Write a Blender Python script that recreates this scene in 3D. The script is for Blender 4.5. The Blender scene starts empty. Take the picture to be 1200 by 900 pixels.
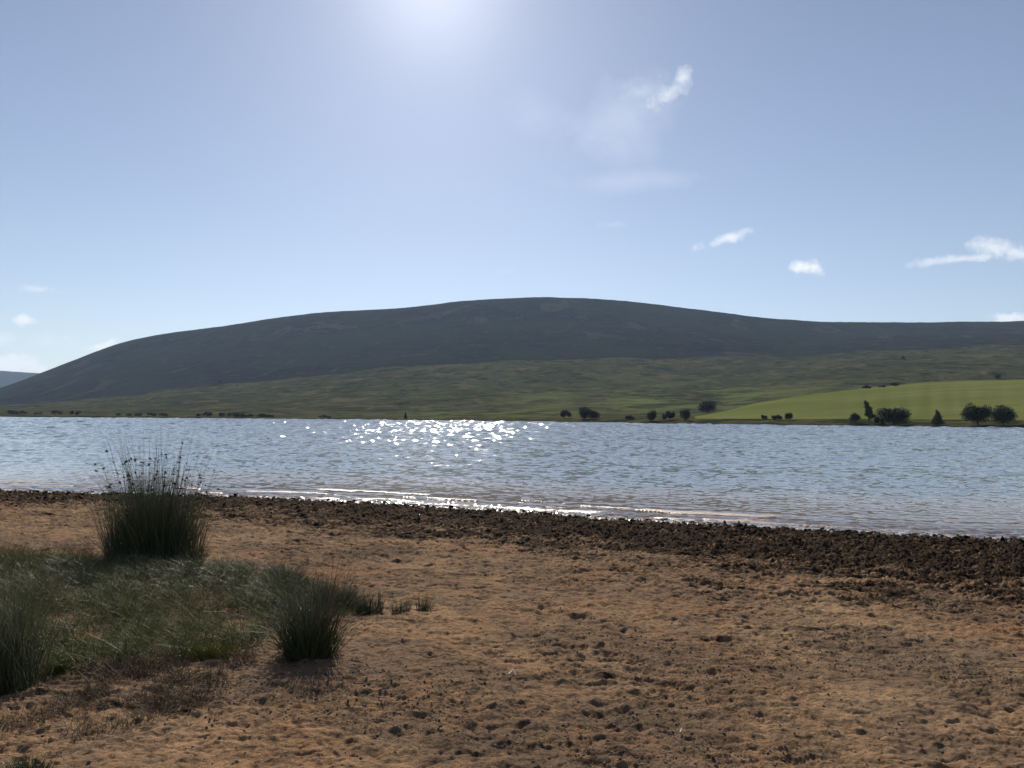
import bpy, math, random
import numpy as np
from mathutils import Vector, Matrix

random.seed(7)
rng = np.random.default_rng(11)
C = bpy.context.scene.collection
sc = bpy.context.scene

# ------------------------------------------------------------------ camera
H = 2.5                       # eye above the water level (z = 0)
F = 900.0                     # focal length in pixels of a 1200 px wide frame
PITCH = math.atan(37.2 / F)
ROLL = math.radians(-0.31)
fw = np.array([0, math.cos(PITCH), math.sin(PITCH)])
up0 = np.array([0, -math.sin(PITCH), math.cos(PITCH)])
xr = np.array([1.0, 0, 0])
camR = math.cos(ROLL) * xr - math.sin(ROLL) * up0
camU = math.sin(ROLL) * xr + math.cos(ROLL) * up0
CAM = np.array([0, 0, H])

def ray(px, py):
    return fw + (px - 600) / F * camR - (py - 450) / F * camU

def proj(X, Y, Z):
    d = np.stack([np.asarray(X, float), np.asarray(Y, float), np.asarray(Z, float) - H], -1)
    w = d @ fw
    return 600 + F * (d @ camR) / w, 450 - F * (d @ camU) / w

cam = bpy.data.objects.new('camera', bpy.data.cameras.new('camera'))
C.objects.link(cam)
M = Matrix(((camR[0], camU[0], -fw[0], 0), (camR[1], camU[1], -fw[1], 0), (camR[2], camU[2], -fw[2], H), (0, 0, 0, 1)))
cam.matrix_world = M
cam.data.sensor_width = 36
cam.data.lens = 36 * F / 1200
cam.data.clip_start = 0.05
cam.data.clip_end = 20000
sc.camera = cam

# ------------------------------------------------------------------ noise
_perm = np.random.default_rng(5).permutation(65536).astype(np.int64)
def _h(ix, iy, seed):
    return _perm[(_perm[(ix + seed * 1013) & 65535] + iy + seed * 7919) & 65535]

def pn(x, y, seed=0):
    x = np.asarray(x, float); y = np.asarray(y, float)
    xi = np.floor(x).astype(np.int64); yi = np.floor(y).astype(np.int64)
    xf = x - xi; yf = y - yi
    u = xf * xf * xf * (xf * (xf * 6 - 15) + 10); v = yf * yf * yf * (yf * (yf * 6 - 15) + 10)
    def g(dx, dy):
        a = _h(xi + dx, yi + dy, seed) * (2 * math.pi / 65536)
        return np.cos(a) * (xf - dx) + np.sin(a) * (yf - dy)
    a = g(0, 0); b = g(1, 0); c = g(0, 1); d = g(1, 1)
    return ((a + (b - a) * u) + ((c + (d - c) * u) - (a + (b - a) * u)) * v) * 1.5

def fbm(x, y, seed=0, octv=4, gain=0.5, lac=2.03):
    s = 0; a = 1.0; f = 1.0; t = 0
    for k in range(octv):
        s = s + a * pn(x * f + 17.3 * k, y * f - 9.1 * k, seed + k); t += a; a *= gain; f *= lac
    return s / t

def cells(x, y, seed=0):
    """distance to nearest random point, and a random number of that point"""
    xi = np.floor(x).astype(np.int64); yi = np.floor(y).astype(np.int64)
    best = np.full(x.shape, 9.0); idv = np.zeros(x.shape)
    for dx in (-1, 0, 1):
        for dy in (-1, 0, 1):
            h = _h(xi + dx, yi + dy, seed)
            px = xi + dx + (h & 255) / 256.0; py = yi + dy + ((h >> 8) & 255) / 256.0
            d = np.hypot(x - px, y - py)
            m = d < best
            best = np.where(m, d, best); idv = np.where(m, _perm[h] / 65536.0, idv)
    return best, idv

def sst(a, b, x):
    t = np.clip((x - a) / (b - a), 0, 1); return t * t * (3 - 2 * t)

# ------------------------------------------------------------------ mesh helpers
def mesh_np(name, V, faces, mat, attrs=None, smooth=True, parent=None, loc=None):
    """faces: (n,4) or (n,3) int array"""
    V = np.asarray(V, np.float32); faces = np.asarray(faces, np.int32)
    n, k = faces.shape
    me = bpy.data.meshes.new(name)
    me.vertices.add(len(V)); me.vertices.foreach_set('co', V.ravel())
    me.loops.add(n * k); me.loops.foreach_set('vertex_index', faces.ravel())
    me.polygons.add(n)
    me.polygons.foreach_set('loop_start', np.arange(0, n * k, k, dtype=np.int32))
    me.polygons.foreach_set('loop_total', np.full(n, k, np.int32))
    if smooth: me.polygons.foreach_set('use_smooth', np.ones(n, bool))
    me.update(calc_edges=True)
    for an, av in (attrs or {}).items():
        a = me.attributes.new(an, 'FLOAT', 'POINT'); a.data.foreach_set('value', np.asarray(av, np.float32).ravel())
    if mat: me.materials.append(mat)
    o = bpy.data.objects.new(name, me); C.objects.link(o)
    if parent: o.parent = parent
    if loc is not None: o.location = loc
    return o

def grid_faces(nr, nc):
    i = np.arange(nr - 1)[:, None] * nc + np.arange(nc - 1)[None, :]
    return np.stack([i, i + 1, i + 1 + nc, i + nc], -1).reshape(-1, 4)

def tag(o, label=None, cat=None, group=None, kind=None):
    if label: o['label'] = label
    if cat: o['category'] = cat
    if group: o['group'] = group
    if kind: o['kind'] = kind
    return o

def empty(name, loc):
    o = bpy.data.objects.new(name, None); C.objects.link(o); o.location = loc
    o.empty_display_size = 0.2
    return o

# ------------------------------------------------------------------ node helpers
class NT:
    def __init__(s, name):
        s.m = bpy.data.materials.new(name); s.m.use_nodes = True; s.t = s.m.node_tree; s.t.nodes.clear()
        s.out = s.n('ShaderNodeOutputMaterial')
    def n(s, typ, **kw):
        nd = s.t.nodes.new(typ)
        for k, v in kw.items():
            if k in nd.inputs and not hasattr(nd, k): s.set(nd, k, v)
            else: setattr(nd, k, v)
        return nd
    def set(s, nd, k, v):
        if isinstance(v, bpy.types.NodeSocket): s.t.links.new(v, nd.inputs[k])
        else: nd.inputs[k].default_value = v
    def math(s, op, a, b=0.0, c=0.0, clamp=False):
        nd = s.t.nodes.new('ShaderNodeMath'); nd.operation = op; nd.use_clamp = clamp
        s.set(nd, 0, a); s.set(nd, 1, b); s.set(nd, 2, c); return nd.outputs[0]
    def mix(s, f, a, b, blend='MIX'):
        nd = s.t.nodes.new('ShaderNodeMix'); nd.data_type = 'RGBA'; nd.blend_type = blend
        s.set(nd, 0, f); s.set(nd, 6, a); s.set(nd, 7, b); return nd.outputs[2]
    def noise(s, scale, detail=4, rough=0.55, vec=None, dist=0.0):
        nd = s.t.nodes.new('ShaderNodeTexNoise'); nd.inputs['Scale'].default_value = scale
        nd.inputs['Detail'].default_value = detail; nd.inputs['Roughness'].default_value = rough
        nd.inputs['Distortion'].default_value = dist
        if vec is not None: s.t.links.new(vec, nd.inputs['Vector'])
        return nd
    def ramp(s, f, stops):
        nd = s.t.nodes.new('ShaderNodeValToRGB'); cr = nd.color_ramp
        while len(cr.elements) < len(stops): cr.elements.new(0.5)
        for e, (p, c) in zip(cr.elements, stops):
            e.position = p; e.color = (c, c, c, 1) if not hasattr(c, '__len__') else (*c, 1)
        s.t.links.new(f, nd.inputs[0]); return nd.outputs[0]
    def pos(s, sx=1, sy=1, sz=1):
        g = s.t.nodes.new('ShaderNodeNewGeometry'); mp = s.t.nodes.new('ShaderNodeMapping')
        mp.inputs['Scale'].default_value = (sx, sy, sz); s.t.links.new(g.outputs['Position'], mp.inputs[0])
        return mp.outputs[0]
    def attr(s, name):
        nd = s.t.nodes.new('ShaderNodeAttribute'); nd.attribute_name = name; return nd.outputs['Fac']
    def bump(s, h, dist, strength=1.0):
        nd = s.t.nodes.new('ShaderNodeBump'); s.set(nd, 'Height', h); nd.inputs['Distance'].default_value = dist
        nd.inputs['Strength'].default_value = strength; return nd.outputs[0]
    def bsdf(s, col, rough=0.9, normal=None, spec=0.3, **kw):
        nd = s.t.nodes.new('ShaderNodeBsdfPrincipled'); s.set(nd, 'Base Color', col); s.set(nd, 'Roughness', rough)
        s.set(nd, 'Specular IOR Level', spec)
        if normal is not None: s.t.links.new(normal, nd.inputs['Normal'])
        for k, v in kw.items(): s.set(nd, k, v)
        return nd.outputs[0]
    def surf(s, sh): s.t.links.new(sh, s.out.inputs['Surface']); return s.m

def rgb(r, g, b): return (r, g, b, 1)

# ------------------------------------------------------------------ sun and sky
sd = ray(506, -34); sd /= np.linalg.norm(sd)
SUN_EL = math.asin(sd[2]); SUN_AZ = math.atan2(sd[0], sd[1])      # clockwise from +Y
sun = bpy.data.objects.new('sun', bpy.data.lights.new('sun', 'SUN')); C.objects.link(sun)
sun.data.energy = 5.0; sun.data.angle = math.radians(0.5); sun.data.color = (1.0, 0.93, 0.82)
sun.rotation_euler = Vector(sd).to_track_quat('Z', 'Y').to_euler()
sun.location = (0, 0, 60)

w = bpy.data.worlds.new('World'); sc.world = w; w.use_nodes = True
wt = w.node_tree; wt.nodes.clear()
class WN(NT):
    def __init__(s, t): s.t = t
W = WN(wt)
sky = wt.nodes.new('ShaderNodeTexSky'); sky.sky_type = 'NISHITA'; sky.sun_disc = False
sky.sun_elevation = SUN_EL; sky.sun_rotation = SUN_AZ
sky.altitude = 300; sky.air_density = 1.0; sky.dust_density = 0.14; sky.ozone_density = 1.6
SKY_STRENGTH = 0.070
tc = wt.nodes.new('ShaderNodeTexCoord')
sep = wt.nodes.new('ShaderNodeSeparateXYZ'); wt.links.new(tc.outputs['Generated'], sep.inputs[0])
yy = W.math('MAXIMUM', sep.outputs[1], 0.02)
ga = W.math('DIVIDE', sep.outputs[0], yy); ge = W.math('DIVIDE', sep.outputs[2], yy)
comb = wt.nodes.new('ShaderNodeCombineXYZ'); wt.links.new(ga, comb.inputs[0]); wt.links.new(ge, comb.inputs[1])
nz1 = W.noise(16, 5, 0.6, comb.outputs[0]); nz2 = W.noise(60, 4, 0.6, comb.outputs[0])
nsum = W.math('ADD', W.math('MULTIPLY', W.math('SUBTRACT', nz1.outputs[0], 0.5), 2.6),
              W.math('MULTIPLY', W.math('SUBTRACT', nz2.outputs[0], 0.5), 2.0))
nsoft = W.math('MULTIPLY', W.math('SUBTRACT', W.noise(9, 5, 0.62, comb.outputs[0]).outputs[0], 0.5), 3.0)
# small cumulus and wisps: direction on the sky, radii, tilt, opacity, softness
CL = [(799, 92, 15, 9, 50, .75, 1.1), (782, 110, 32, 12, 36, .95, 1.3), (748, 108, 42, 15, 14, .5, 1.8),
      (722, 140, 78, 46, 18, .26, 2.0), (740, 212, 80, 14, 3, .22, 2.0), (632, 134, 40, 30, 0, .14, 2.0),
      (850, 280, 34, 6, 16, .85, .9), (868, 273, 16, 5, 14, .5, .9), (722, 263, 20, 4, 0, .25, 1.2), (592, 318, 14, 5, 0, .2, 1.5),
      (946, 314, 22, 8, 0, 1.0, .7), (1166, 289, 26, 12, 0, .85, .9), (1130, 303, 48, 5, 6, .7, .9), (1196, 298, 28, 9, -8, .75, .9),
      (1192, 372, 30, 8, 0, .85, .7), (44, 339, 24, 6, -2, .8, .9), (30, 375, 14, 6, -6, .95, .7), (64, 400, 28, 8, 0, .5, 1.5),
      (78, 396, 6, 5, 0, .5, 1), (116, 406, 19, 6, 6, 1.0, .6), (10, 426, 56, 11, -4, 1.0, .6), (45, 431, 26, 7, 0, 1.0, .6), (0, 398, 14, 9, 0, .5, 1)]
tot = None
for (px, py, rx, ry, ang, op, soft) in CL:
    d = ray(px, py); a0 = d[0] / d[1]; e0 = d[2] / d[1]
    da = W.math('SUBTRACT', ga, a0); de = W.math('SUBTRACT', ge, e0)
    c_, s_ = math.cos(math.radians(ang)), math.sin(math.radians(ang))
    u = W.math('DIVIDE', W.math('ADD', W.math('MULTIPLY', da, c_), W.math('MULTIPLY', de, s_)), rx / F)
    v = W.math('DIVIDE', W.math('SUBTRACT', W.math('MULTIPLY', de, c_), W.math('MULTIPLY', da, s_)), ry / F)
    r = W.math('SQRT', W.math('ADD', W.math('MULTIPLY', u, u), W.math('MULTIPLY', v, v)))
    q = W.math('ADD', W.math('SUBTRACT', 1.15, r), nsum if soft < 1.9 else nsoft)
    m = W.math('MULTIPLY', W.math('SMOOTH_MIN', W.math('MAXIMUM', W.math('DIVIDE', q, (soft * 1.3 if soft < 1.9 else 1.3)), 0.0), 1.0, 0.5), op)
    tot = m if tot is None else W.math('MAXIMUM', tot, m)
tot = W.math('MULTIPLY', tot, W.math('GREATER_THAN', sep.outputs[1], 0.05), clamp=True)
bgs = wt.nodes.new('ShaderNodeBackground'); hs = wt.nodes.new('ShaderNodeHueSaturation'); hs.inputs['Saturation'].default_value = 0.80; hs.inputs['Value'].default_value = 1.12; wt.links.new(sky.outputs[0], hs.inputs['Color']); wt.links.new(W.mix(1.0, hs.outputs[0], rgb(1.0, 0.985, 1.04), 'MULTIPLY'), bgs.inputs[0]); bgs.inputs[1].default_value = SKY_STRENGTH
bgc = wt.nodes.new('ShaderNodeBackground'); bgc.inputs[0].default_value = (0.93, 0.96, 1.0, 1); bgc.inputs[1].default_value = 0.92
mx = wt.nodes.new('ShaderNodeMixShader'); wt.links.new(tot, mx.inputs[0]); wt.links.new(bgs.outputs[0], mx.inputs[1]); wt.links.new(bgc.outputs[0], mx.inputs[2])
# bright aureole of thin haze round the sun
dt = wt.nodes.new('ShaderNodeVectorMath'); dt.operation = 'DOT_PRODUCT'; wt.links.new(tc.outputs['Generated'], dt.inputs[0]); dt.inputs[1].default_value = tuple(sd)
dc_ = W.math('MAXIMUM', dt.outputs['Value'], 0.0)
au = W.math('ADD', W.math('MULTIPLY', W.math('POWER', dc_, 300.0), 0.26), W.math('MULTIPLY', W.math('POWER', dc_, 45.0), 0.10))
bga = wt.nodes.new('ShaderNodeBackground'); bga.inputs[0].default_value = (0.97, 0.98, 1.0, 1); wt.links.new(au, bga.inputs[1])
ads = wt.nodes.new('ShaderNodeAddShader'); wt.links.new(mx.outputs[0], ads.inputs[0]); wt.links.new(bga.outputs[0], ads.inputs[1])
wo = wt.nodes.new('ShaderNodeOutputWorld'); wt.links.new(ads.outputs[0], wo.inputs[0])

# ------------------------------------------------------------------ near shore and beach
SH = [(-150, 571.5), (0, 575), (100, 578), (200, 580), (300, 583), (400, 588), (500, 594), (600, 600), (700, 607), (800, 613),
      (900, 619), (1000, 624.5), (1100, 629), (1200, 633.5), (1350, 640)]
sx_, sy_ = [], []
for px, py in SH:
    d = ray(px, py); t = -H / d[2]; sx_.append(d[0] * t); sy_.append(d[1] * t)
sx_ = np.array(sx_); sy_ = np.array(sy_)
xa = np.array([-200.0]); xb = np.array([200.0])
e0 = (sy_[1] - sy_[0]) / (sx_[1] - sx_[0]); e1 = (sy_[-1] - sy_[-2]) / (sx_[-1] - sx_[-2])
sX = np.concatenate([[-200], sx_, [200]]); sY = np.concatenate([[sy_[0] + e0 * (-200 - sx_[0])], sy_, [sy_[-1] + 0.25 * e1 * (200 - sx_[-1])]])
def shore_s(X, Y):
    return (np.interp(X, sX, sY) - Y) * 0.945
def zbase(X, Y):
    s = shore_s(X, Y)
    return np.where(s > 0, 0.045 * s, np.maximum(0.05 * s, -2.5))
def ground_px(px, py):
    d = ray(px, py); t = 3.0
    for _ in range(60):
        X, Y = d[0] * t, d[1] * t
        t = (H - float(zbase(X, Y))) / -d[2] * 0.5 + t * 0.5
    return d[0] * t, d[1] * t

def peatness(X, Y, s):
    wdt = 6.6 + 1.8 * pn(X * 0.22, Y * 0.3, 31) + 2.0 * pn(X * 0.7, Y * 0.8, 32) + 0.16 * np.clip(X, -10, 12)
    return 1 - sst(wdt - 4.4, wdt + 4.4, s + 2.4 * fbm(X * 2.2, Y * 2.6, 33, 4, 0.6))

def beach_z(X, Y):
    s = shore_s(X, Y); z = zbase(X, Y)
    land = sst(-0.9, 0.5, s)
    pt = peatness(X, Y, s)
    z = z + 0.05 * pn(X * 0.16, Y * 0.2, 1) * sst(0, 4, s) + 0.03 * fbm(X * 0.7, Y * 0.7, 2, 2) * land
    # trampled surface: soft hollows and rims
    wx = X + 0.16 * fbm(X * 3, Y * 3, 3, 3) * 1.5; wy = Y + 0.16 * fbm(X * 3, Y * 3, 4, 3) * 1.5
    d, r = cells(wx * 2.3, wy * 2.3, 5)
    pit = np.exp(-(d / (0.18 + 0.18 * r)) ** 2) * (r > 0.60)
    rim = np.exp(-((d - 0.45) / 0.14) ** 2) * (r > 0.60)
    amt = 0.35 + 0.9 * sst(-0.3, 0.5, pn(X * 0.35, Y * 0.45, 6))
    z = z + (-0.030 * pit + 0.008 * rim) * amt * land
    d2, r2 = cells(wx * 5.5 + 3, wy * 6.5, 8)
    z = z + (-0.015 * np.exp(-(d2 / 0.3) ** 2) * (r2 > 0.6)) * land
    zone = 1 + 1.3 * (1 - sst(3.5, 11, s)) + 0.5 * pn(X * 0.6, Y * 0.7, 7)
    z = z + land * zone * (0.034 * fbm(X * 4.2, Y * 5.5, 9, 4) + 0.014 * fbm(X * 15, Y * 17, 12, 3, 0.62) - 0.020 * np.abs(fbm(wx * 2.4, wy * 3.2, 18, 3)))
    # crumbly gravelly patches
    gp = sst(0.0, 0.5, pn(X * 0.5 + 4, Y * 0.55, 14) + 0.25 * pn(X * 2, Y * 2, 15) + 0.45 * (1 - sst(4.2, 7.5, Y)) * sst(-1.5, -0.3, X))
    z = z + land * gp * 0.016 * np.abs(fbm(X * 30, Y * 30, 16, 2))
    # churned dark clods by the water
    lum = np.abs(fbm(wx * 3.4, wy * 3.8, 20, 4, 0.6))
    pt2 = np.clip(pt + 0.5 * fbm(X * 1.4, Y * 2.2, 35, 3) * sst(1.5, 3, s), 0, 1)
    z = z + pt2 * sst(-0.5, 0.4, s) * (0.20 * (0.22 - lum) + 0.085 * fbm(X * 8, Y * 8, 24, 4, 0.65))
    bar = 0.16 * sst(0.05, 0.45, pn(X * 0.30 + 3, s * 1.5, 150) + 0.3 * pn(X * 1.2, s * 5, 151)) * sst(-5.5, -3.0, s) * (1 - sst(-0.9, -0.3, s))
    z = np.where(s < -0.2, np.maximum(z, np.minimum(z + bar, 0.004 + 0.006 * pn(X * 1.5, s * 6, 152))), z)
    return z, pt, gp

nc = 1150
tx = np.linspace(-0.86, 0.86, nc)
rows = [2.2]
while rows[-1] < 34: rows.append(rows[-1] + max(0.006, rows[-1] * 0.0026))
rows += list(np.linspace(36, 90, 14)); rows = np.array(rows)
YY = np.repeat(rows[:, None], nc, 1); XX = (YY + 0.8) * tx[None, :]
ZZ, PT, GP = beach_z(XX, YY)
beach_cols = dict(peat=PT, gravel=GP, inland=np.clip(shore_s(XX, YY), -5, 30))

# ---- beach material
b = NT('trampled_sand')
P = b.pos()
big = b.noise(0.45, 5, 0.6, P); mid = b.noise(2.6, 5, 0.62, P, 0.6); fine = b.noise(28, 5, 0.7, P); grit = b.noise(160, 3, 0.7, P)
sandc = b.mix(b.ramp(big.outputs[0], [(0.35, 0), (0.65, 1)]), rgb(0.300, 0.153, 0.074), rgb(0.375, 0.245, 0.138))
sandc = b.mix(b.ramp(mid.outputs[0], [(0.42, 0), (0.62, .75)]), sandc, rgb(0.185, 0.118, 0.072))
sandc = b.mix(b.ramp(fine.outputs[0], [(0.5, 0), (0.68, .6)]), sandc, rgb(0.085, 0.050, 0.030))
sandc = b.mix(b.ramp(grit.outputs[0], [(0.54, 0), (0.66, .85)]), sandc, rgb(0.42, 0.30, 0.19))
gm = b.math('MULTIPLY', b.attr('gravel'), b.ramp(b.noise(9, 4, 0.7, P).outputs[0], [(0.40, 0), (0.6, 1)]))
gcol = b.mix(b.ramp(grit.outputs[0], [(0.4, 0), (0.62, 1)]), rgb(0.05, 0.037, 0.026), rgb(0.22, 0.155, 0.10))
sandc = b.mix(b.ramp(b.noise(0.8, 5, 0.66, b.pos(1, 1.4, 1), 0.6).outputs[0], [(0.47, 0), (0.60, .75)]), sandc, rgb(0.185, 0.125, 0.083))
sandc = b.mix(b.math('MULTIPLY', gm, 0.8), sandc, gcol)
spots = b.ramp(b.noise(6.5, 6, 0.72, b.pos(1, 1.5, 1), 0.8).outputs[0], [(0.54, 0), (0.63, .85)])
sandc = b.mix(spots, sandc, rgb(0.06, 0.042, 0.032))
pn0 = b.math('MULTIPLY', b.math('SUBTRACT', b.noise(1.6, 5, 0.70, b.pos(0.8, 1.8, 1), 0.9).outputs[0], 0.5), 3.6)
pn_ = b.math('ADD', b.math('ADD', b.attr('peat'), pn0), b.math('MULTIPLY', b.math('SUBTRACT', b.noise(4.2, 6, 0.72, b.pos(1, 1.6, 1), 0.7).outputs[0], 0.5), 2.5))
pm = b.ramp(pn_, [(0.30, 0), (0.70, 1)])
peatc = b.mix(b.ramp(fine.outputs[0], [(0.35, 0), (0.7, 1)]), rgb(0.014, 0.010, 0.008), rgb(0.095, 0.060, 0.037))
col = b.mix(pm, sandc, peatc)
inl = b.attr('inland')
wet = b.ramp(b.math('ADD', inl, b.math('MULTIPLY', b.math('SUBTRACT', mid.outputs[0], 0.5), 1.6)), [(0.0, 1), (0.55, 0)])
col = b.mix(b.math('MULTIPLY', wet, 0.55), col, rgb(0.05, 0.034, 0.024))
under = b.ramp(b.math('MULTIPLY', inl, -0.25), [(0.0, 0), (1.0, 1)])
ub = b.mix(b.ramp(b.noise(0.8, 3, 0.6, b.pos(0.25, 1, 1)).outputs[0], [(0.45, 0), (0.6, 1)]), rgb(0.16, 0.08, 0.04), rgb(0.48, 0.20, 0.06))
col = b.mix(b.ramp(b.math('MULTIPLY', inl, -1.0), [(0.05, 0), (0.5, 1)]), col, ub)
rough = b.math('SUBTRACT', 0.93, b.math('MULTIPLY', wet, 0.62))
nrm0 = b.bump(b.noise(10, 6, 0.66, b.pos(1, 1.5, 1), 0.5).outputs[0], 0.07, 0.55)
nrm = b.bump(b.math('ADD', b.math('MULTIPLY', fine.outputs[0], 0.7), b.math('MULTIPLY', grit.outputs[0], 0.3)), 0.016, 1.0)
b.t.links.new(nrm0, nrm.node.inputs['Normal'])
M_beach = b.surf(b.bsdf(col, rough, nrm, b.math('ADD', 0.015, b.math('MULTIPLY', wet, 0.45))))
beach = mesh_np('beach', np.stack([XX, YY, ZZ], -1).reshape(-1, 3), grid_faces(len(rows), nc), M_beach, beach_cols)
tag(beach, 'reddish sandy reservoir beach trampled into hollows with dark mud along the water', 'beach', kind='structure')
# the same beach carried on beside and behind the viewer
def strip(name, xs, ys):
    X, Y = np.meshgrid(xs, ys); Z = zbase(X, Y) - 0.10 + 0.05 * pn(X * .2, Y * .2, 1)
    s = shore_s(X, Y)
    o = mesh_np(name, np.stack([X, Y, Z], -1).reshape(-1, 3), grid_faces(len(ys), len(xs)), M_beach,
                dict(peat=peatness(X, Y, s), gravel=np.zeros_like(X), inland=s))
    tag(o, kind='structure'); return o
strip('ground', np.linspace(-120, 120, 161), np.linspace(-70, 60, 90))

def ground_z(x, y):
    z, _, _ = beach_z(np.atleast_1d(np.asarray(x, float)), np.atleast_1d(np.asarray(y, float)))
    return z

# ------------------------------------------------------------------ land beyond the water
def curve(pts, pxs):
    p = np.array(pts, float); return np.interp(pxs, p[:, 0], p[:, 1])
NCOL = 1000
pxs = np.linspace(-260, 1460, NCOL)
def key(py, Y):
    """screen row and distance -> lateral x ratio, height"""
    d = fw[None] + ((pxs - 600) / F)[:, None] * camR[None] - ((py - 450) / F)[:, None] * camU[None]
    t = Y / d[:, 1]
    return d[:, 0] * t, Y, H + d[:, 2] * t
sh_py = curve([(-260, 487), (0, 489), (200, 490), (400, 491.6), (520, 492.9), (640, 494.4), (800, 497), (1000, 499.4), (1200, 501.7), (1460, 504)], pxs)
d_ = fw[None] + ((pxs - 600) / F)[:, None] * camR[None] - ((sh_py - 450) / F)[:, None] * camU[None]
Ysh = -H / d_[:, 2] * d_[:, 1]
k_ = np.exp(-np.linspace(-2, 2, 61) ** 2); k_ /= k_.sum()
def smooth(a): return np.convolve(np.pad(a, 30, mode='edge'), k_, mode='valid')
Ysh = smooth(Ysh)
ridge = smooth(curve([(-260, 490), (-120, 478), (0, 456), (25, 446), (50, 437), (75, 427), (100, 417), (130, 405), (165, 397), (200, 390.5), (245, 386), (300, 377.5), (350, 370.5),
               (400, 366.5), (450, 364.5), (500, 360), (540, 355), (590, 351.5), (640, 350.5), (700, 352.5), (740, 355.5), (800, 363), (850, 369),
               (890, 374), (930, 378), (980, 380), (1050, 380.5), (1120, 380), (1200, 379), (1460, 372)], pxs))
bound = smooth(curve([(-260, 484), (0, 476), (57, 472), (117, 467), (167, 461), (233, 451), (300, 446.5), (400, 436), (480, 428), (540, 424), (600, 421),
               (700, 419), (800, 419), (870, 418), (960, 416), (1020, 411.5), (1090, 407), (1200, 405), (1460, 400)], pxs))
crest = curve([(-260, 484), (0, 486), (400, 488), (700, 489), (813, 488.6), (850, 482), (883, 473.5), (917, 467.5), (950, 463), (983, 459),
               (1017, 455.5), (1050, 452.5), (1083, 449.5), (1133, 447.5), (1200, 446.5), (1460, 446)], pxs)
foot = curve([(-260, 486), (0, 487.5), (400, 489.6), (640, 490.8), (813, 490.6), (1000, 491), (1200, 492), (1460, 493)], pxs)
Yf = Ysh + 22
Yc = smooth(np.maximum(curve([(-260, 520), (400, 470), (640, 380), (813, 330), (900, 385), (1000, 440), (1200, 480), (1460, 500)], pxs), Ysh + 45))
keys = [key(sh_py, Ysh - 6), key(sh_py, Ysh), key(foot, Ysh), key(foot, Yf), key(crest, Yc)]
x0, y0, z0 = keys[0]; keys[0] = (x0, y0, np.full(NCOL, -0.5))
x0, y0, z0 = keys[1]; keys[1] = (x0, y0, np.full(NCOL, -0.02))
x0, y0, z0 = key(sh_py, Ysh + 2.5); keys[2] = (x0, Ysh + 2.5, np.full(NCOL, 0.55) + 0.25 * pn(pxs * 0.05, pxs * 0, 70))
onfield = sst(800, 900, pxs)
yb = crest * 1.0
k5y = Yc * 1.18
x5, _, z5 = key(crest - 2.0, k5y)
z5 = np.where(True, z5 - onfield * (z5 - (keys[4][2] - 1.5)), z5)
keys.append((x5, k5y, z5))
keys.append(key(curve([(-260, 482), (0, 483), (200, 478), (400, 468), (700, 458), (850, 455), (1000, 440), (1200, 431), (1460, 428)], pxs), np.full(NCOL, 760.0)))
keys.append(key(bound, np.full(NCOL, 1180.0)))
keys.append(key(bound + (ridge - bound) * 0.60, np.full(NCOL, 1600.0)))
keys.append(key(ridge, np.full(NCOL, 2050.0)))
x9, _, z9 = keys[-1]
keys.append((x9 * 2500 / 2050, np.full(NCOL, 2500.0), z9 * 0.93))
keys.append((x9 * 3300 / 2050, np.full(NCOL, 3300.0), z9 * 0.25 - 3))
KY = np.stack([k[1] for k in keys]); KZ = np.stack([k[2] for k in keys]); KX = np.stack([k[0] / k[1] for k in keys])
def pchip_rows(KY, KZ, nseg):
    h = np.diff(KY, axis=0); dl = np.diff(KZ, axis=0) / h
    m = np.zeros_like(KZ); m[0] = dl[0]; m[-1] = dl[-1]
    w1 = 2 * h[1:] + h[:-1]; w2 = h[1:] + 2 * h[:-1]
    same = dl[1:] * dl[:-1] > 0
    with np.errstate(divide='ignore', invalid='ignore'):
        mm = (w1 + w2) / (w1 / dl[:-1] + w2 / dl[1:])
    m[1:-1] = np.where(same, mm, 0)
    Yo, Zo, seg = [], [], []
    for k, n in enumerate(nseg):
        for i in range(n):
            t = i / n
            h00 = 2*t**3 - 3*t**2 + 1; h10 = t**3 - 2*t**2 + t; h01 = -2*t**3 + 3*t**2; h11 = t**3 - t**2
            Yo.append(KY[k] + t * h[k]); Zo.append(h00*KZ[k] + h10*h[k]*m[k] + h01*KZ[k+1] + h11*h[k]*m[k+1]); seg.append(k)
    Yo.append(KY[-1]); Zo.append(KZ[-1]); seg.append(len(nseg))
    return np.array(Yo), np.array(Zo), np.array(seg)
NSEG = [2, 6, 14, 60, 14, 60, 90, 80, 80, 10, 10]
TY, TZ, TS = pchip_rows(KY, KZ, NSEG)
TXr = np.repeat(KX[4][None], len(TY), 0)           # x/y ratio is the same along a column
TX = TXr * TY
PYs = proj(TX, TY, TZ)[1]
# relief: gullies and tussocky ground, never on the field
fr = np.clip(TS[:, None] + 0 * TX, 0, 20)
amp = sst(240, 900, TY) * (1 - 0.0 * TX)
fieldm = (fr == 3) & (pxs[None] > 813)
fmask = np.where((fr <= 4), onfield[None] * 1.0, 0.0)
rel = (5.0 * fbm(TX / 130, TY / 190, 41, 4) + 1.8 * fbm(TX / 28, TY / 34, 45, 3)) * amp
gul = -0.8 * np.exp(-(np.abs(pn(TX / 160 + 0.4 * pn(TX / 300, TY / 300, 49), TY / 900, 48)) / 0.10) ** 2) * sst(1150, 1500, TY) * (1 - sst(1800, 2000, TY))
edge = sst(1850, 2050, TY)
dz = (rel + gul) * (1 - 0.75 * edge) * (1 - fmask)
dz += 0.3 * fbm(TX / 9, TY / 12, 50, 3) * (1 - fmask) * sst(3, 12, TY - Ysh[None])
TZf = TZ + dz
bd = (PYs - bound[None])                           # >0 below the heather line
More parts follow.
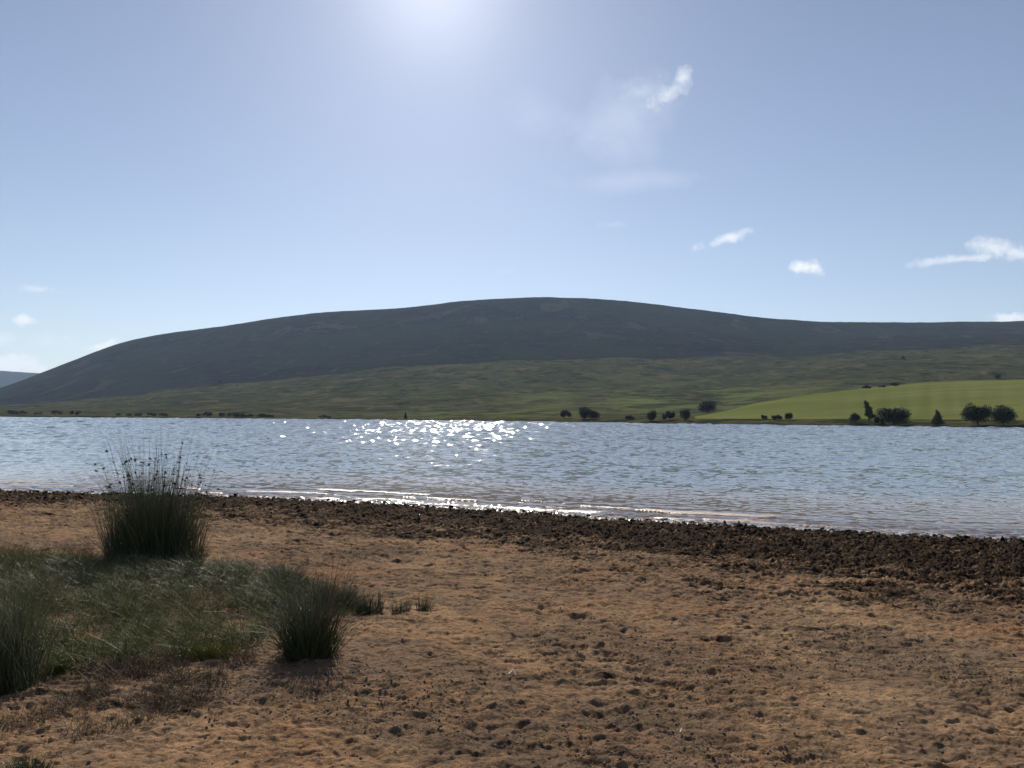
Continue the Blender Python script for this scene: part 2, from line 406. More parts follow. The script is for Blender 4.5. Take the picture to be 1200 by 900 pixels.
wob = 5 * fbm(TX / 60, TY / 110, 52, 4) * (0.25 + sst(380, 120, pxs)[None] * 1.6 + sst(850, 950, pxs)[None] * 1.0) if False else \
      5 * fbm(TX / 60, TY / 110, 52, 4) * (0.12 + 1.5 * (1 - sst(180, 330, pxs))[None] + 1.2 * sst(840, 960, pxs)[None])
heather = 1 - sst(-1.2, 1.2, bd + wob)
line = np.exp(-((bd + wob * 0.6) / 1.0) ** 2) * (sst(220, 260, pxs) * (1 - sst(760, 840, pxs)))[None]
gpx = np.exp(-((pxs[None] - 760) / 190) ** 2) * np.exp(-((PYs - 470) / 17) ** 2) + 0.7 * np.exp(-((pxs[None] - 560) / 130) ** 2) * np.exp(-((PYs - 486) / 5) ** 2) \
    + 0.5 * np.exp(-((pxs[None] - 880) / 100) ** 2) * np.exp(-((PYs - 458) / 8) ** 2)
green = np.clip(gpx, 0, 1)
Vt = np.stack([TX, TY, TZf], -1).reshape(-1, 3)
Ft = grid_faces(len(TY), NCOL)
fs = np.repeat(TS[:-1, None], NCOL - 1, 1).ravel(); fc = np.tile(np.arange(NCOL - 1), len(TY) - 1); fpx = pxs[fc]
is_field = (fs == 3) & (fpx > 813); is_bank = (fs <= 2)
def sub(name, mask, mat, attrs):
    f = Ft[mask]; u, inv = np.unique(f, return_inverse=True)
    return mesh_np(name, Vt[u], inv.reshape(f.shape), mat, {k: v.ravel()[u] for k, v in attrs.items()})

m = NT('moorland'); P = m.pos()
n1 = m.noise(0.011, 6, 0.6, P, 0.6); n2 = m.noise(0.05, 6, 0.65, P, 0.5); n3 = m.noise(0.28, 4, 0.6, P)
grass = m.mix(m.ramp(n1.outputs[0], [(0.38, 0), (0.62, 1)]), rgb(0.046, 0.048, 0.026), rgb(0.080, 0.080, 0.042))
grass = m.mix(m.ramp(n2.outputs[0], [(0.5, 0), (0.62, 1)]), grass, rgb(0.026, 0.028, 0.015))
grass = m.mix(m.ramp(m.noise(0.03, 6, 0.66, P, 0.8).outputs[0], [(0.53, 0), (0.62, .85)]), grass, rgb(0.120, 0.100, 0.052))
gg = m.math('MULTIPLY', m.attr('green'), m.ramp(m.noise(0.024, 6, 0.7, P, 0.5).outputs[0], [(0.46, 0), (0.58, 1)]))
grass = m.mix(gg, grass, rgb(0.125, 0.145, 0.050))
gd = m.ramp(m.noise(0.04, 6, 0.7, m.pos(1, 1, 1), 0.4).outputs[0], [(0.58, 0), (0.66, .7)])
grass = m.mix(gd, grass, rgb(0.02, 0.024, 0.014))
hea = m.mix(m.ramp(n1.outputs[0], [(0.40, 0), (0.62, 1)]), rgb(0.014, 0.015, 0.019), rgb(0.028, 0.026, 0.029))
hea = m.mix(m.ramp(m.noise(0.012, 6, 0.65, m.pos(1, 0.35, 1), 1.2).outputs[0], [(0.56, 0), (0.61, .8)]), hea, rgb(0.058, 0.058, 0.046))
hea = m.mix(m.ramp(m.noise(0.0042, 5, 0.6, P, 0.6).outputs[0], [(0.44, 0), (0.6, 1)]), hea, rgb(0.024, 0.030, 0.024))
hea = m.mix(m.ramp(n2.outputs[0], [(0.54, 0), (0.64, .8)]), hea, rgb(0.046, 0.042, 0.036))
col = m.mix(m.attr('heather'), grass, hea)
col = m.mix(m.math('MULTIPLY', m.attr('line'), 0.95), col, rgb(0.018, 0.018, 0.014))
nr = m.bump(m.math('ADD', n2.outputs[0], m.math('MULTIPLY', n3.outputs[0], 0.35)), 5.0, 0.8)
M_moor = m.surf(m.bsdf(col, 1.0, nr, 0.0))
hill = sub('hill', ~(is_field | is_bank), M_moor, dict(heather=heather, green=green, line=line))
tag(hill, 'broad rounded hill, dark heather above and brown green moor grass below', 'hill', kind='structure')

m = NT('pasture'); P = m.pos()
fcol = m.mix(m.ramp(m.noise(0.02, 5, 0.6, m.pos(0.6, 1, 1)).outputs[0], [(0.38, 0), (0.62, 1)]), rgb(0.125, 0.140, 0.042), rgb(0.175, 0.180, 0.066))
fcol = m.mix(m.ramp(m.noise(0.10, 6, 0.7, m.pos(0.35, 1.3, 1), 0.5).outputs[0], [(0.46, 0), (0.66, .7)]), fcol, rgb(0.11, 0.14, 0.035))
M_field = m.surf(m.bsdf(fcol, 1.0, m.bump(m.noise(0.5, 5, 0.6, P).outputs[0], 0.5, 0.6), 0.0))
tag(sub('field', is_field, M_field, {}), 'bright green mown pasture rising on the far shore', 'field', kind='structure')

m = NT('bank_grass'); P = m.pos()
bc = m.mix(m.ramp(m.noise(0.25, 5, 0.65, P).outputs[0], [(0.4, 0), (0.6, 1)]), rgb(0.055, 0.058, 0.024), rgb(0.10, 0.09, 0.045))
bc = m.mix(m.ramp(m.noise(0.07, 5, 0.65, P).outputs[0], [(0.48, 0), (0.56, .9)]), bc, rgb(0.026, 0.032, 0.016))
sepz = m.t.nodes.new('ShaderNodeSeparateXYZ'); m.t.links.new(P, sepz.inputs[0])
bc = m.mix(m.ramp(sepz.outputs[2], [(0.25, 1), (0.42, 0)]), bc, rgb(0.05, 0.04, 0.03))
M_bank = m.surf(m.bsdf(bc, 1.0, m.bump(m.noise(1.2, 5, 0.6, P).outputs[0], 0.6, 0.8), 0.0))
tag(sub('far_bank', is_bank, M_bank, {}), kind='structure')

# distant hill behind the left shoulder
xd = np.linspace(-4200, 400, 180); yd = np.linspace(3600, 6200, 40); X, Y = np.meshgrid(xd, yd)
pd = 600 + F * X / 5000
el = (curve([(-400, 432), (0, 434.5), (40, 436.5), (120, 442), (300, 480)], pd.ravel()).reshape(X.shape))
hz = H + (484.2 - el) / F * 5000
Zd = hz * sst(3500, 4950, Y) * (1 - 0.5 * sst(5200, 6200, Y)) - 4 + 5 * fbm(X / 300, Y / 300, 60, 3)
m = NT('distant_heather'); dc = m.mix(m.ramp(m.noise(0.004, 5, 0.6, m.pos()).outputs[0], [(0.4, 0), (0.6, 1)]), rgb(0.025, 0.025, 0.025), rgb(0.035, 0.034, 0.03))
tag(mesh_np('distant_hill', np.stack([X, Y, Zd], -1).reshape(-1, 3), grid_faces(40, 180), m.surf(m.bsdf(dc, 1.0, None, 0.0))), kind='structure')
# ground sheet under everything, to the horizon
m = NT('valley_floor'); vc = m.mix(m.ramp(m.noise(0.01, 4, 0.6, m.pos()).outputs[0], [(0.4, 0), (0.6, 1)]), rgb(0.04, 0.04, 0.02), rgb(0.07, 0.06, 0.03))
tag(mesh_np('lake_bed', [(-4600, -70, -3.2), (4600, -70, -3.2), (4600, 6500, -3.2), (-4600, 6500, -3.2)], [[0, 1, 2, 3]], m.surf(m.bsdf(vc, 0.95)), smooth=False), kind='structure')

def terr_px(px, py):
    """the visible ground point of the far land seen at pixel (px, py)"""
    c = int(np.argmin(np.abs(pxs - px)))
    P_ = proj(TX[:, c], TY[:, c], TZf[:, c])[1]
    for i in range(2, len(P_)):
        if P_[i] <= py: 
            return TX[i, c], TY[i, c], TZf[i, c]
    return TX[3, c], TY[3, c], TZf[3, c]

# ------------------------------------------------------------------ the water
nc2 = 1000
txw = np.linspace(-0.95, 0.95, nc2)
rw = [11.0]
while rw[-1] < 520: rw.append(rw[-1] + max(0.03, 0.0023 * rw[-1]))
rw += [560, 620, 700]; rw = np.array(rw)
WY = np.repeat(rw[:, None], nc2, 1); WX = WY * txw[None]
WS = shore_s(WX, WY)
wr = np.random.default_rng(3)
gust = 0.8 + 0.5 * fbm(WX / 12, WY / 8, 80, 3)
warp = [2.2 * pn(WX / q, WY / q, 81 + i) for i, q in enumerate((1.6, 4.0, 11.0, 30.0))]
wz = np.zeros_like(WX)
for i in range(96):
    lam = 0.13 * (9.0 / 0.13) ** ((i + wr.random()) / 96)
    th = wr.normal(math.radians(-92), 1.05); k = 2 * math.pi / lam
    env = ((1 - sst(lam * 65, lam * 110, rw)) * sst(lam * 14, lam * 34, rw))[:, None]
    if env.max() <= 0: continue
    r0, r1 = np.nonzero(env[:, 0] > 0)[0][[0, -1]]; sl = slice(r0, r1 + 1)
    ph = k * (WX[sl] * math.cos(th) + WY[sl] * math.sin(th)) + wr.random() * 6.28 + warp[min(3, int(max(0, math.log(lam / 0.2, 2.6))))][sl] * 1.3
    wz[sl] += (0.032 if lam < 0.45 else 0.028 if lam < 1.1 else 0.042 if lam < 2.2 else 0.056) / k * env[sl] * np.sin(ph)
wz *= gust * (0.42 + 0.58 * (1 - sst(-9.0, -1.0, WS)))
nearb = np.exp(-((WS[:430] + 0.55) / 0.75) ** 2)
for i in range(16):
    lam = wr.uniform(0.11, 0.42); th = wr.normal(math.radians(-92), 0.9); k = 2 * math.pi / lam
    wz[:430] += 0.055 / k * nearb * 1.6 * np.sin(k * (WX[:430] * math.cos(th) + WY[:430] * math.sin(th)) + wr.random() * 6.28 + warp[0][:430] * 1.5)
wz += 0.016 * np.sin(2 * math.pi * (-WS) / 1.15 + 2.5 * pn(WX / 3, WY / 3, 90)) * np.exp(-((WS + 1.2) / 1.4) ** 2)   # little breakers
lake_depth = np.clip(-WS * 0.05, -0.2, 3)
m = NT('lake_water')
P = m.pos()
sw = m.n('ShaderNodeSeparateXYZ'); m.t.links.new(P, sw.inputs[0])
far = m.ramp(m.math('DIVIDE', sw.outputs[1], 100.0), [(0.12, 0.25), (1.0, 1)])
nA = m.noise(5.5, 3, 0.6, m.pos(0.8, 1.2, 1)); nB = m.noise(1.3, 3, 0.6, m.pos(0.6, 1.2, 1)); nG = m.noise(0.06, 4, 0.6, m.pos(0.5, 1.6, 1))
def cen(nd):
    v = m.n('ShaderNodeVectorMath', operation='SUBTRACT'); m.t.links.new(nd.outputs['Color'], v.inputs[0]); v.inputs[1].default_value = (0.5, 0.5, 0.5); return v.outputs[0]
def vsc(v, s):
    q = m.n('ShaderNodeVectorMath', operation='SCALE'); m.t.links.new(v, q.inputs[0])
    if isinstance(s, float): q.inputs['Scale'].default_value = s
    else: m.t.links.new(s, q.inputs['Scale'])
    return q.outputs[0]
def vadd(a, b_):
    q = m.n('ShaderNodeVectorMath', operation='ADD'); m.t.links.new(a, q.inputs[0]); m.t.links.new(b_, q.inputs[1]); return q.outputs[0]
gm_ = m.math('ADD', 0.45, m.math('MULTIPLY', nG.outputs[0], 1.1))
pert = vadd(vsc(cen(nA), m.math('MULTIPLY', m.math('MULTIPLY', far, gm_), 0.5)), vsc(cen(nB), m.math('MULTIPLY', m.math('MULTIPLY', far, gm_), 0.40)))
flat = m.n('ShaderNodeVectorMath', operation='MULTIPLY'); m.t.links.new(pert, flat.inputs[0]); flat.inputs[1].default_value = (1, 1, 0)
geo = m.n('ShaderNodeNewGeometry')
nv = m.n('ShaderNodeVectorMath', operation='NORMALIZE'); m.t.links.new(vadd(geo.outputs['Normal'], flat.outputs[0]), nv.inputs[0])
N = nv.outputs[0]
fr_ = m.n('ShaderNodeFresnel'); fr_.inputs['IOR'].default_value = 1.33; m.t.links.new(N, fr_.inputs['Normal'])
frc = m.math('MINIMUM', fr_.outputs[0], 0.92)
gl = m.n('ShaderNodeBsdfGlossy'); gl.inputs["Roughness"].default_value = 0.075; m.t.links.new(N, gl.inputs['Normal']); gl.inputs['Color'].default_value = (1, 1, 1, 1)
tr = m.n('ShaderNodeBsdfTransparent'); tr.inputs['Color'].default_value = (0.92, 0.80, 0.62, 1)
df = m.n('ShaderNodeBsdfDiffuse'); m.t.links.new(m.mix(m.ramp(m.attr('depth'), [(0.05, 0), (0.55, 1)]), rgb(0.40, 0.28, 0.20), rgb(0.235, 0.275, 0.31)), df.inputs['Color'])
body = m.n('ShaderNodeMixShader'); m.t.links.new(m.ramp(m.attr('depth'), [(0.0, 0.15), (0.35, 1.0)]), body.inputs[0])
m.t.links.new(tr.outputs[0], body.inputs[1]); m.t.links.new(df.outputs[0], body.inputs[2])
ws = m.n('ShaderNodeMixShader'); m.t.links.new(frc, ws.inputs[0]); m.t.links.new(body.outputs[0], ws.inputs[1]); m.t.links.new(gl.outputs[0], ws.inputs[2])
# thin foam at the very edge
fo = m.n('ShaderNodeBsdfDiffuse'); fo.inputs['Color'].default_value = (0.75, 0.74, 0.72, 1)
fe = m.math('ADD', m.math('MULTIPLY', m.attr('depth'), -12.0), m.math('MULTIPLY', m.math('SUBTRACT', m.noise(7, 4, 0.7, m.pos(0.45, 1, 1)).outputs[0], 0.44), 3.2))
fmx = m.n('ShaderNodeMixShader'); m.t.links.new(m.ramp(fe, [(0.02, 0), (0.4, .85)]), fmx.inputs[0]); m.t.links.new(ws.outputs[0], fmx.inputs[1]); m.t.links.new(fo.outputs[0], fmx.inputs[2])
M_water = m.surf(fmx.outputs[0])
lake = mesh_np('lake', np.stack([WX, WY, wz], -1).reshape(-1, 3), grid_faces(len(rw), nc2), M_water, dict(depth=lake_depth))
tag(lake, 'blue grey reservoir water with sun glitter', 'lake', kind='structure')
for sg in (-1, 1):
    q = [(sg * 10.45, 11.0, 0), (sg * 1500, 11.0, 0), (sg * 1500, 700, 0), (sg * 664.9, 700, 0)]
    o = mesh_np('water', q, [[0, 1, 2, 3] if sg > 0 else [3, 2, 1, 0]], M_water, dict(depth=[2, 2, 2, 2]), smooth=False)
    tag(o, kind='structure')

# ------------------------------------------------------------------ plants: stems as thin tapered three-sided tubes
def stems_mesh(base, dirs, length, width, droop, nseg=4, kink=0.0, tint=None):
    """base (n,3), dirs (n,3) start direction, length (n), width (n), droop (n): bends towards its lean as it rises"""
    n = len(base); dirs = dirs / np.linalg.norm(dirs, axis=1, keepdims=True)
    hor = dirs.copy(); hor[:, 2] = 0; hl = np.linalg.norm(hor, axis=1, keepdims=True); hor = hor / np.maximum(hl, 1e-4)
    ts = np.linspace(0, 1, nseg + 1)
    pts = np.zeros((n, nseg + 1, 3)); p = base.copy(); pts[:, 0] = p
    d = dirs.copy()
    for k in range(nseg):
        p = p + d * (length / nseg)[:, None]; pts[:, k + 1] = p
        d = d + hor * (droop / nseg)[:, None] - np.array([0, 0, 1.0]) * (droop * 0.8 / nseg)[:, None] + rng.normal(0, kink, (n, 3))
        d /= np.linalg.norm(d, axis=1, keepdims=True)
    a0 = rng.random(n) * 6.28
    V = np.zeros((n, nseg + 1, 3, 3))
    side = np.cross(dirs, rng.normal(0, 1, (n, 3))); side /= np.linalg.norm(side, axis=1, keepdims=True) + 1e-9
    bi = np.cross(dirs, side)
    for j in range(3):
        a = j * 2 * math.pi / 3
        off = side * math.cos(a) + bi * math.sin(a)
        for k in range(nseg + 1):
            V[:, k, j] = pts[:, k] + off * (width * 0.5 * (1 - 0.85 * ts[k] ** 1.5))[:, None]
    idx = np.arange(n * (nseg + 1) * 3).reshape(n, nseg + 1, 3)
    fs_ = []
    for k in range(nseg):
        for j in range(3):
            j2 = (j + 1) % 3
            fs_.append(np.stack([idx[:, k, j], idx[:, k, j2], idx[:, k + 1, j2], idx[:, k + 1, j]], -1))
    if tint is None: tint = rng.random(n)
    tv = np.repeat(tint, (nseg + 1) * 3)
    hv = np.tile(np.repeat(ts, 3), n)
    return V.reshape(-1, 3), np.concatenate(fs_), tv, hv, pts

def plant_mat(name, c0, c1, ctip, rough=0.45, spec=0.4, trans=0.0):
    m = NT(name)
    c = m.mix(m.attr('tint'), rgb(*c0), rgb(*c1))
    c = m.mix(m.ramp(m.attr('rise'), [(0.72, 0), (1.0, .8)]), c, rgb(*ctip))
    c = m.mix(m.ramp(m.math('ADD', m.attr('tint'), m.math('MULTIPLY', m.noise(40, 3, 0.6, m.pos()).outputs[0], 0.4)), [(1.10, 0), (1.18, 1)]), c, rgb(0.20, 0.16, 0.09))
    sh = m.bsdf(c, rough, None, spec)
    if trans > 0:
        t = m.n('ShaderNodeBsdfTranslucent'); m.t.links.new(c, t.inputs['Color'])
        x = m.n('ShaderNodeMixShader'); x.inputs[0].default_value = trans
        m.t.links.new(sh, x.inputs[1]); m.t.links.new(t.outputs[0], x.inputs[2]); sh = x.outputs[0]
    return m.surf(sh)
M_rush = plant_mat('rush_green', (0.024, 0.036, 0.016), (0.12, 0.14, 0.065), (0.10, 0.08, 0.045), 0.42, 0.45)
M_mat = plant_mat('flattened_rush', (0.06, 0.068, 0.040), (0.24, 0.235, 0.155), (0.28, 0.25, 0.17), 0.5, 0.22)
M_grass = plant_mat('meadow_grass', (0.07, 0.090, 0.026), (0.22, 0.235, 0.075), (0.27, 0.22, 0.11), 0.6, 0.15, 0.35)
M_dry = plant_mat('dry_stems', (0.06, 0.040, 0.024), (0.17, 0.115, 0.065), (0.20, 0.15, 0.09), 0.7, 0.25)
M_bright = plant_mat('fresh_grass', (0.15, 0.18, 0.03), (0.27, 0.29, 0.06), (0.24, 0.23, 0.08), 0.5, 0.2, 0.5)
M_seed = plant_mat('seed_brown', (0.025, 0.018, 0.012), (0.04, 0.03, 0.02), (0.04, 0.03, 0.02), 0.8, 0.2)
M_pale = plant_mat('bleached_stem', (0.30, 0.27, 0.20), (0.42, 0.38, 0.30), (0.42, 0.38, 0.30), 0.6, 0.3)

def clump_pts(n, rad_x, rad_y, lean, spread, pw=0.5):
    k = 14 if n > 500 else 4
    ca = rng.random(k) * 6.283; cr = rng.random(k) ** 0.5 * 0.75
    ck = rng.integers(0, k, n); clean = rng.normal(0, 0.13, (k, 2))
    a = rng.random(n) * 6.283; q = rng.random(n) ** pw * 0.42
    ux = cr[ck] * np.cos(ca[ck]) + q * np.cos(a); uy = cr[ck] * np.sin(ca[ck]) + q * np.sin(a)
    r = np.hypot(ux, uy)
    d = np.stack([ux * spread + lean[0] + clean[ck, 0] + rng.normal(0, 0.12, n), uy * spread + lean[1] + clean[ck, 1] + rng.normal(0, 0.12, n), np.ones(n)], -1)
    return ux * rad_x, uy * rad_y, d, np.clip(r + (ck % 5 - 2) * 0.13, 0, 1.2)

def build(name, parts_, loc, label, cat, group=None):
    t = tag(empty(name, loc), label, cat, group)
    return t

def add_part(t, pname, X, Y, d, L, Wd, droop, mat, nseg=4, kink=0.03, tint=None, sink=0.02, zabs=None):
    """X, Y relative to the thing's base"""
    gz = ground_z(X + t.location.x, Y + t.location.y) if zabs is None else zabs
    base = np.stack([X, Y, gz - t.location.z - sink], -1)
    V, Fc, tv, hv, pts = stems_mesh(base, d, L, Wd, droop, nseg, kink, tint)
    return mesh_np(pname, V, Fc, mat, dict(tint=tv, rise=hv), parent=t), pts

def site(px, py):
    x, y = ground_px(px, py); return (x, y, float(ground_z(x, y)[0]))

_seed_me = None
def seed_heads(t, pts, idxs, n):
    global _seed_me
    if _seed_me is None:
        # a lumpy little panicle: several short spikelets fanning from one side of the stem
        k = 16; base = np.zeros((k, 3)); dd = np.stack([rng.normal(0.5, 0.7, k), rng.normal(0, 0.7, k), rng.normal(0.5, 0.6, k)], -1)
        V, Fc, tv, hv, _ = stems_mesh(base, dd, rng.uniform(0.016, 0.034, k), rng.uniform(0.008, 0.013, k), np.zeros(k), 2, 0.1)
        o = mesh_np('seed_head', V, Fc, M_seed, dict(tint=tv, rise=hv * 0.5), parent=t); _seed_me = o.data; first = o
    else: first = None
    for q in range(n):
        i = idxs[q % len(idxs)]
        if first is not None: o = first; first = None
        else:
            o = bpy.data.objects.new('seed_head', _seed_me); C.objects.link(o); o.parent = t
        s_ = rng.uniform(0.66, 0.86); k = s_ * (pts.shape[1] - 1); a = int(k); f = k - a
        p = pts[i, a] * (1 - f) + pts[i, a + 1] * f
        o.location = p; o.rotation_euler = (rng.normal(0, 0.4), rng.normal(0, 0.4), rng.random() * 6.28)
        sc_ = rng.uniform(0.6, 1.25); o.scale = (sc_, sc_, sc_ * rng.uniform(1, 1.5))

G_RUSH = 'rush clumps growing on the beach'
# A. the tall flowering clump by the water
s0 = site(178, 656); pxm = s0[1] / F
t = build('rush_clump', None, s0, 'tallest rush clump with seed heads rising above the waterline at left', 'rush clump', G_RUSH)
n = 2300; bx, by, d, r = clump_pts(n, 0.60, 0.45, (0.0, 0), 0.08)
add_part(t, 'foliage', bx, by, d, rng.uniform(0.35, 1.25, n) * (1.15 - 0.35 * r ** 2) * (1 - 0.12 * (bx > 0.2)), rng.uniform(0.004, 0.0075, n), rng.uniform(0, 0.25, n), M_rush, 5)
n = 170; bx, by, d, r = clump_pts(n, 0.50, 0.35, (-0.10, 0), 0.42, 0.7)
big_ = rng.random(n)
L = rng.uniform(1.2, 2.0, n) * np.where(bx > 0.12, 0.84, 1.0)
_, pts = add_part(t, 'flower_stem', bx, by, d, L, rng.uniform(0.0075, 0.0105, n), rng.uniform(-0.1, 0.25, n), M_rush, 6)
order = list(np.argsort(-L)[:120]); rng.shuffle(order)
seed_heads(t, pts, order, 96)
n = 170; bx, by, d, r = clump_pts(n, 0.8, 0.5, (-0.22, 0), 0.65, 0.6)
add_part(t, 'dead_foliage', bx - 0.12, by, d, rng.uniform(0.5, 1.05, n), rng.uniform(0.004, 0.006, n), rng.uniform(0.1, 0.9, n), M_dry, 5, 0.06)

def rush(px, py, rx, ry, h0, h1, n, lean, spread, label, extra=0, name='rush_clump', mat=None, group=G_RUSH, wd=(0.0035, 0.006)):
    s = site(px, py); t = build(name, None, s, label, 'rush clump', group)
    bx, by, d, r = clump_pts(n, rx, ry, lean, spread)
    add_part(t, 'foliage', bx, by, d, rng.uniform(h0, h1, n) * (1.1 - 0.35 * r ** 2), rng.uniform(*wd, n), rng.uniform(0, 0.6, n), mat or M_rush, 4)
    k = max(8, n // 12); bx, by, d, r = clump_pts(k, rx * 1.15, ry * 1.15, lean, spread * 1.8)
    add_part(t, 'dead_foliage', bx, by, d, rng.uniform(h0, h1, k) * 0.8, rng.uniform(*wd, k), rng.uniform(0.2, 1.4, k), M_mat, 4, 0.08)
    if extra:
        bx, by, d, r = clump_pts(extra, rx * 0.5, ry * 0.5, (0.25, 0), 0.2)
        _, pts = add_part(t, 'flower_stem', bx + rx * 0.5, by, d, rng.uniform(h1 * 1.0, h1 * 1.28, extra), rng.uniform(0.004, 0.006, extra), rng.uniform(0, 0.2, extra), M_dry, 5)
    return t
rush(-4, 806, 0.24, 0.22, 0.22, 0.78, 1000, (-0.02, 0), 0.10, 'dark rush clump cut by the left edge of the view, beside bright fresh grass')
rush(364, 766, 0.20, 0.18, 0.20, 0.72, 850, (0.0, 0), 0.42, 'free standing vase shaped rush clump on bare sand right of the flattened rushes', 26)
rush(332, 692, 0.26, 0.22, 0.12, 0.36, 600, (0, 0), 0.40, 'low domed dark rush clump behind the vase shaped clump')
rush(395, 708, 0.30, 0.15, 0.10, 0.30, 600, (0.05, 0), 0.35, 'short rush clump filling the gap right behind the vase shaped clump')
rush(434, 716, 0.17, 0.10, 0.08, 0.28, 300, (0, 0), 0.35, 'short dark rush tuft at the thick end of the low line of tufts')
rush(466, 716, 0.12, 0.08, 0.08, 0.22, 110, (0, 0), 0.3, 'sparse middle tuft in the low line of tufts running right')
rush(497, 712, 0.13, 0.07, 0.07, 0.20, 90, (0.1, 0), 0.3, 'sparse last tuft at the right end of the low line of tufts')
rush(225, 662, 0.14, 0.12, 0.16, 0.42, 150, (0.15, 0), 0.35, 'thin green rush tuft against the right foot of the tallest clump')
rush(35, 905, 0.12, 0.08, 0.04, 0.11, 260, (0, 0), 0.5, 'tiny dark tuft at the bottom left corner of the sand')

# flattened rushes, stuff
def inside(poly, X, Y):
    c = np.zeros(X.shape, bool); n = len(poly)
    for i in range(n):
        x1, y1 = poly[i]; x2, y2 = poly[(i + 1) % n]
        k = ((y1 > Y) != (y2 > Y)) & (X < (x2 - x1) * (Y - y1) / (y2 - y1 + 1e-12) + x1)
        c ^= k
    return c
def scatter(polypx, n, wob=0.12, thin=None):
    poly = [ground_px(*p) for p in polypx]
    xs = [p[0] for p in poly]; ys = [p[1] for p in poly]
    X = rng.uniform(min(xs), max(xs), n * 6); Y = rng.uniform(min(ys), max(ys), n * 6)
    k = inside(poly, X + wob * pn(X * 2.2, Y * 2.2, 101) * 2, Y + wob * pn(X * 2.2, Y * 2.2, 102) * 2)
    X, Y = X[k], Y[k]
    if thin is not None:
        k = rng.random(len(X)) < thin(X, Y); X, Y = X[k], Y[k]
    return X[:n], Y[:n]
def field_stems(name, label, cat, polypx, n, L, Wd, tilt, mat, droop=(0.2, 1.0), nseg=3, kink=0.1, thin=None, lift=0.0, tint=None, wob=0.12, flow=0.0):
    X, Y = scatter(polypx, n, wob, thin); n = len(X)
    a = rng.random(n) * 6.283
    if flow: a = np.where(rng.random(n) < flow, rng.normal(2.3, 0.6, n) + 2.0 * pn(X * 1.1, Y * 1.1, 131), a)
    tl = rng.uniform(*tilt, n)
    d = np.stack([np.cos(a) * np.sin(tl), np.sin(a) * np.sin(tl), np.cos(tl)], -1)
    z = ground_z(X, Y) + lift * rng.random(n) * (1 + 0.9 * pn(X * 1.7, Y * 1.7, 107))
    Ls = rng.uniform(*L, n) * (1 + 0.5 * pn(X * 1.5, Y * 1.5, 108) + 0.6 * pn(X * 4, Y * 4, 109))
    V, Fc, tv, hv, _ = stems_mesh(np.stack([X, Y, z - 0.01], -1), d, Ls, rng.uniform(*Wd, n), rng.uniform(*droop, n), nseg, kink, tint)
    o = mesh_np(name, V, Fc, mat, dict(tint=tv, rise=hv)); tag(o, label, cat, kind='stuff'); return o
matpoly = [(-60, 668), (60, 666), (130, 664), (215, 670), (290, 672), (345, 684), (405, 702), (420, 712), (350, 735), (300, 752), (255, 772), (170, 782), (90, 790), (-60, 800)]
upper = [(-60, 664), (60, 662), (130, 658), (215, 664), (290, 668), (350, 682), (415, 706), (350, 716), (250, 704), (150, 700), (60, 700), (-60, 705)]
thin1 = lambda X, Y: 0.10 + 0.90 * sst(-0.22, 0.22, pn(X * 1.8, Y * 1.8, 110) + 0.6 * pn(X * 4.5, Y * 4.5, 111))
field_stems('flattened_rushes', 'pale grey green flattened rush stems lying tangled between the clumps', 'flattened rushes', upper, 8000, (0.08, 0.24), (0.003, 0.0055), (0.75, 1.45), M_mat, (0.1, 0.8), 3, 0.09, thin1, 0.10, flow=0.25)
field_stems('matted_grass', 'olive green matted grass and rush mixed together', 'grass', matpoly, 22000, (0.07, 0.26), (0.0025, 0.0045), (0.1, 1.2), M_grass, (0.2, 1.3), 3, 0.12, thin1, 0.10, flow=0.3)
field_stems('fallen_rushes', 'greyish fallen rush stems over the matted grass', 'fallen rushes', matpoly, 5500, (0.08, 0.26), (0.002, 0.004), (0.9, 1.5), M_mat, (0.1, 0.6), 3, 0.09, thin1, 0.08, flow=0.2)
field_stems('grass_strip', 'low dark green grass strip at the left edge behind the flattened rushes', 'grass', [(-60, 650), (90, 655), (125, 668), (60, 672), (-60, 676)], 5000, (0.10, 0.24), (0.003, 0.005), (0.0, 0.7), M_grass, (0.1, 0.9), 3, 0.08, None, wob=0.05)
field_stems('dry_stalks', 'sparse brown dry stalks standing in the sand', 'dry stalks', [(-60, 780), (100, 775), (200, 768), (300, 768), (315, 790), (240, 825), (160, 850), (80, 885), (-60, 900)], 4200, (0.05, 0.17), (0.0025, 0.0045), (0.1, 1.2), M_dry, (0.0, 1.0), 3, 0.16,
            lambda X, Y: sst(-0.25, 0.35, pn(X * 2.1, Y * 2.1, 115)), 0.0)
field_stems('litter', 'fallen dry stems and straw lying flat on the sand', 'plant litter', [(-60, 740), (200, 740), (330, 740), (330, 800), (230, 850), (80, 900), (-60, 930)], 1500, (0.04, 0.16), (0.002, 0.004), (1.45, 1.56), M_dry, (0.0, 0.1), 2, 0.1, None, 0.015)
def tuft(name, px, py, rx, ry, h0, h1, n, mat, label, cat='grass tuft', group='grass tufts among the rushes', spread=0.6):
    s = site(px, py); t = tag(empty(name, s), label, cat, group)
    bx, by, d, r = clump_pts(n, rx, ry, (0, 0), spread)
    add_part(t, 'foliage', bx, by, d, rng.uniform(h0, h1, n), rng.uniform(0.002, 0.004, n), rng.uniform(0.2, 1.2, n), mat, 3, 0.1)
tuft('grass_tuft', 243, 768, 0.26, 0.13, 0.06, 0.2, 800, M_bright, 'yellow green grass tuft at the front edge of the matted grass')
tuft('grass_tuft', 72, 784, 0.10, 0.10, 0.08, 0.22, 420, M_bright, 'bright green grass tuft tucked against the dark left clump')
tuft('dry_tuft', 575, 765, 0.05, 0.05, 0.04, 0.11, 40, M_dry, 'small dry tuft alone on open sand in mid beach', group='dry tufts on open sand')
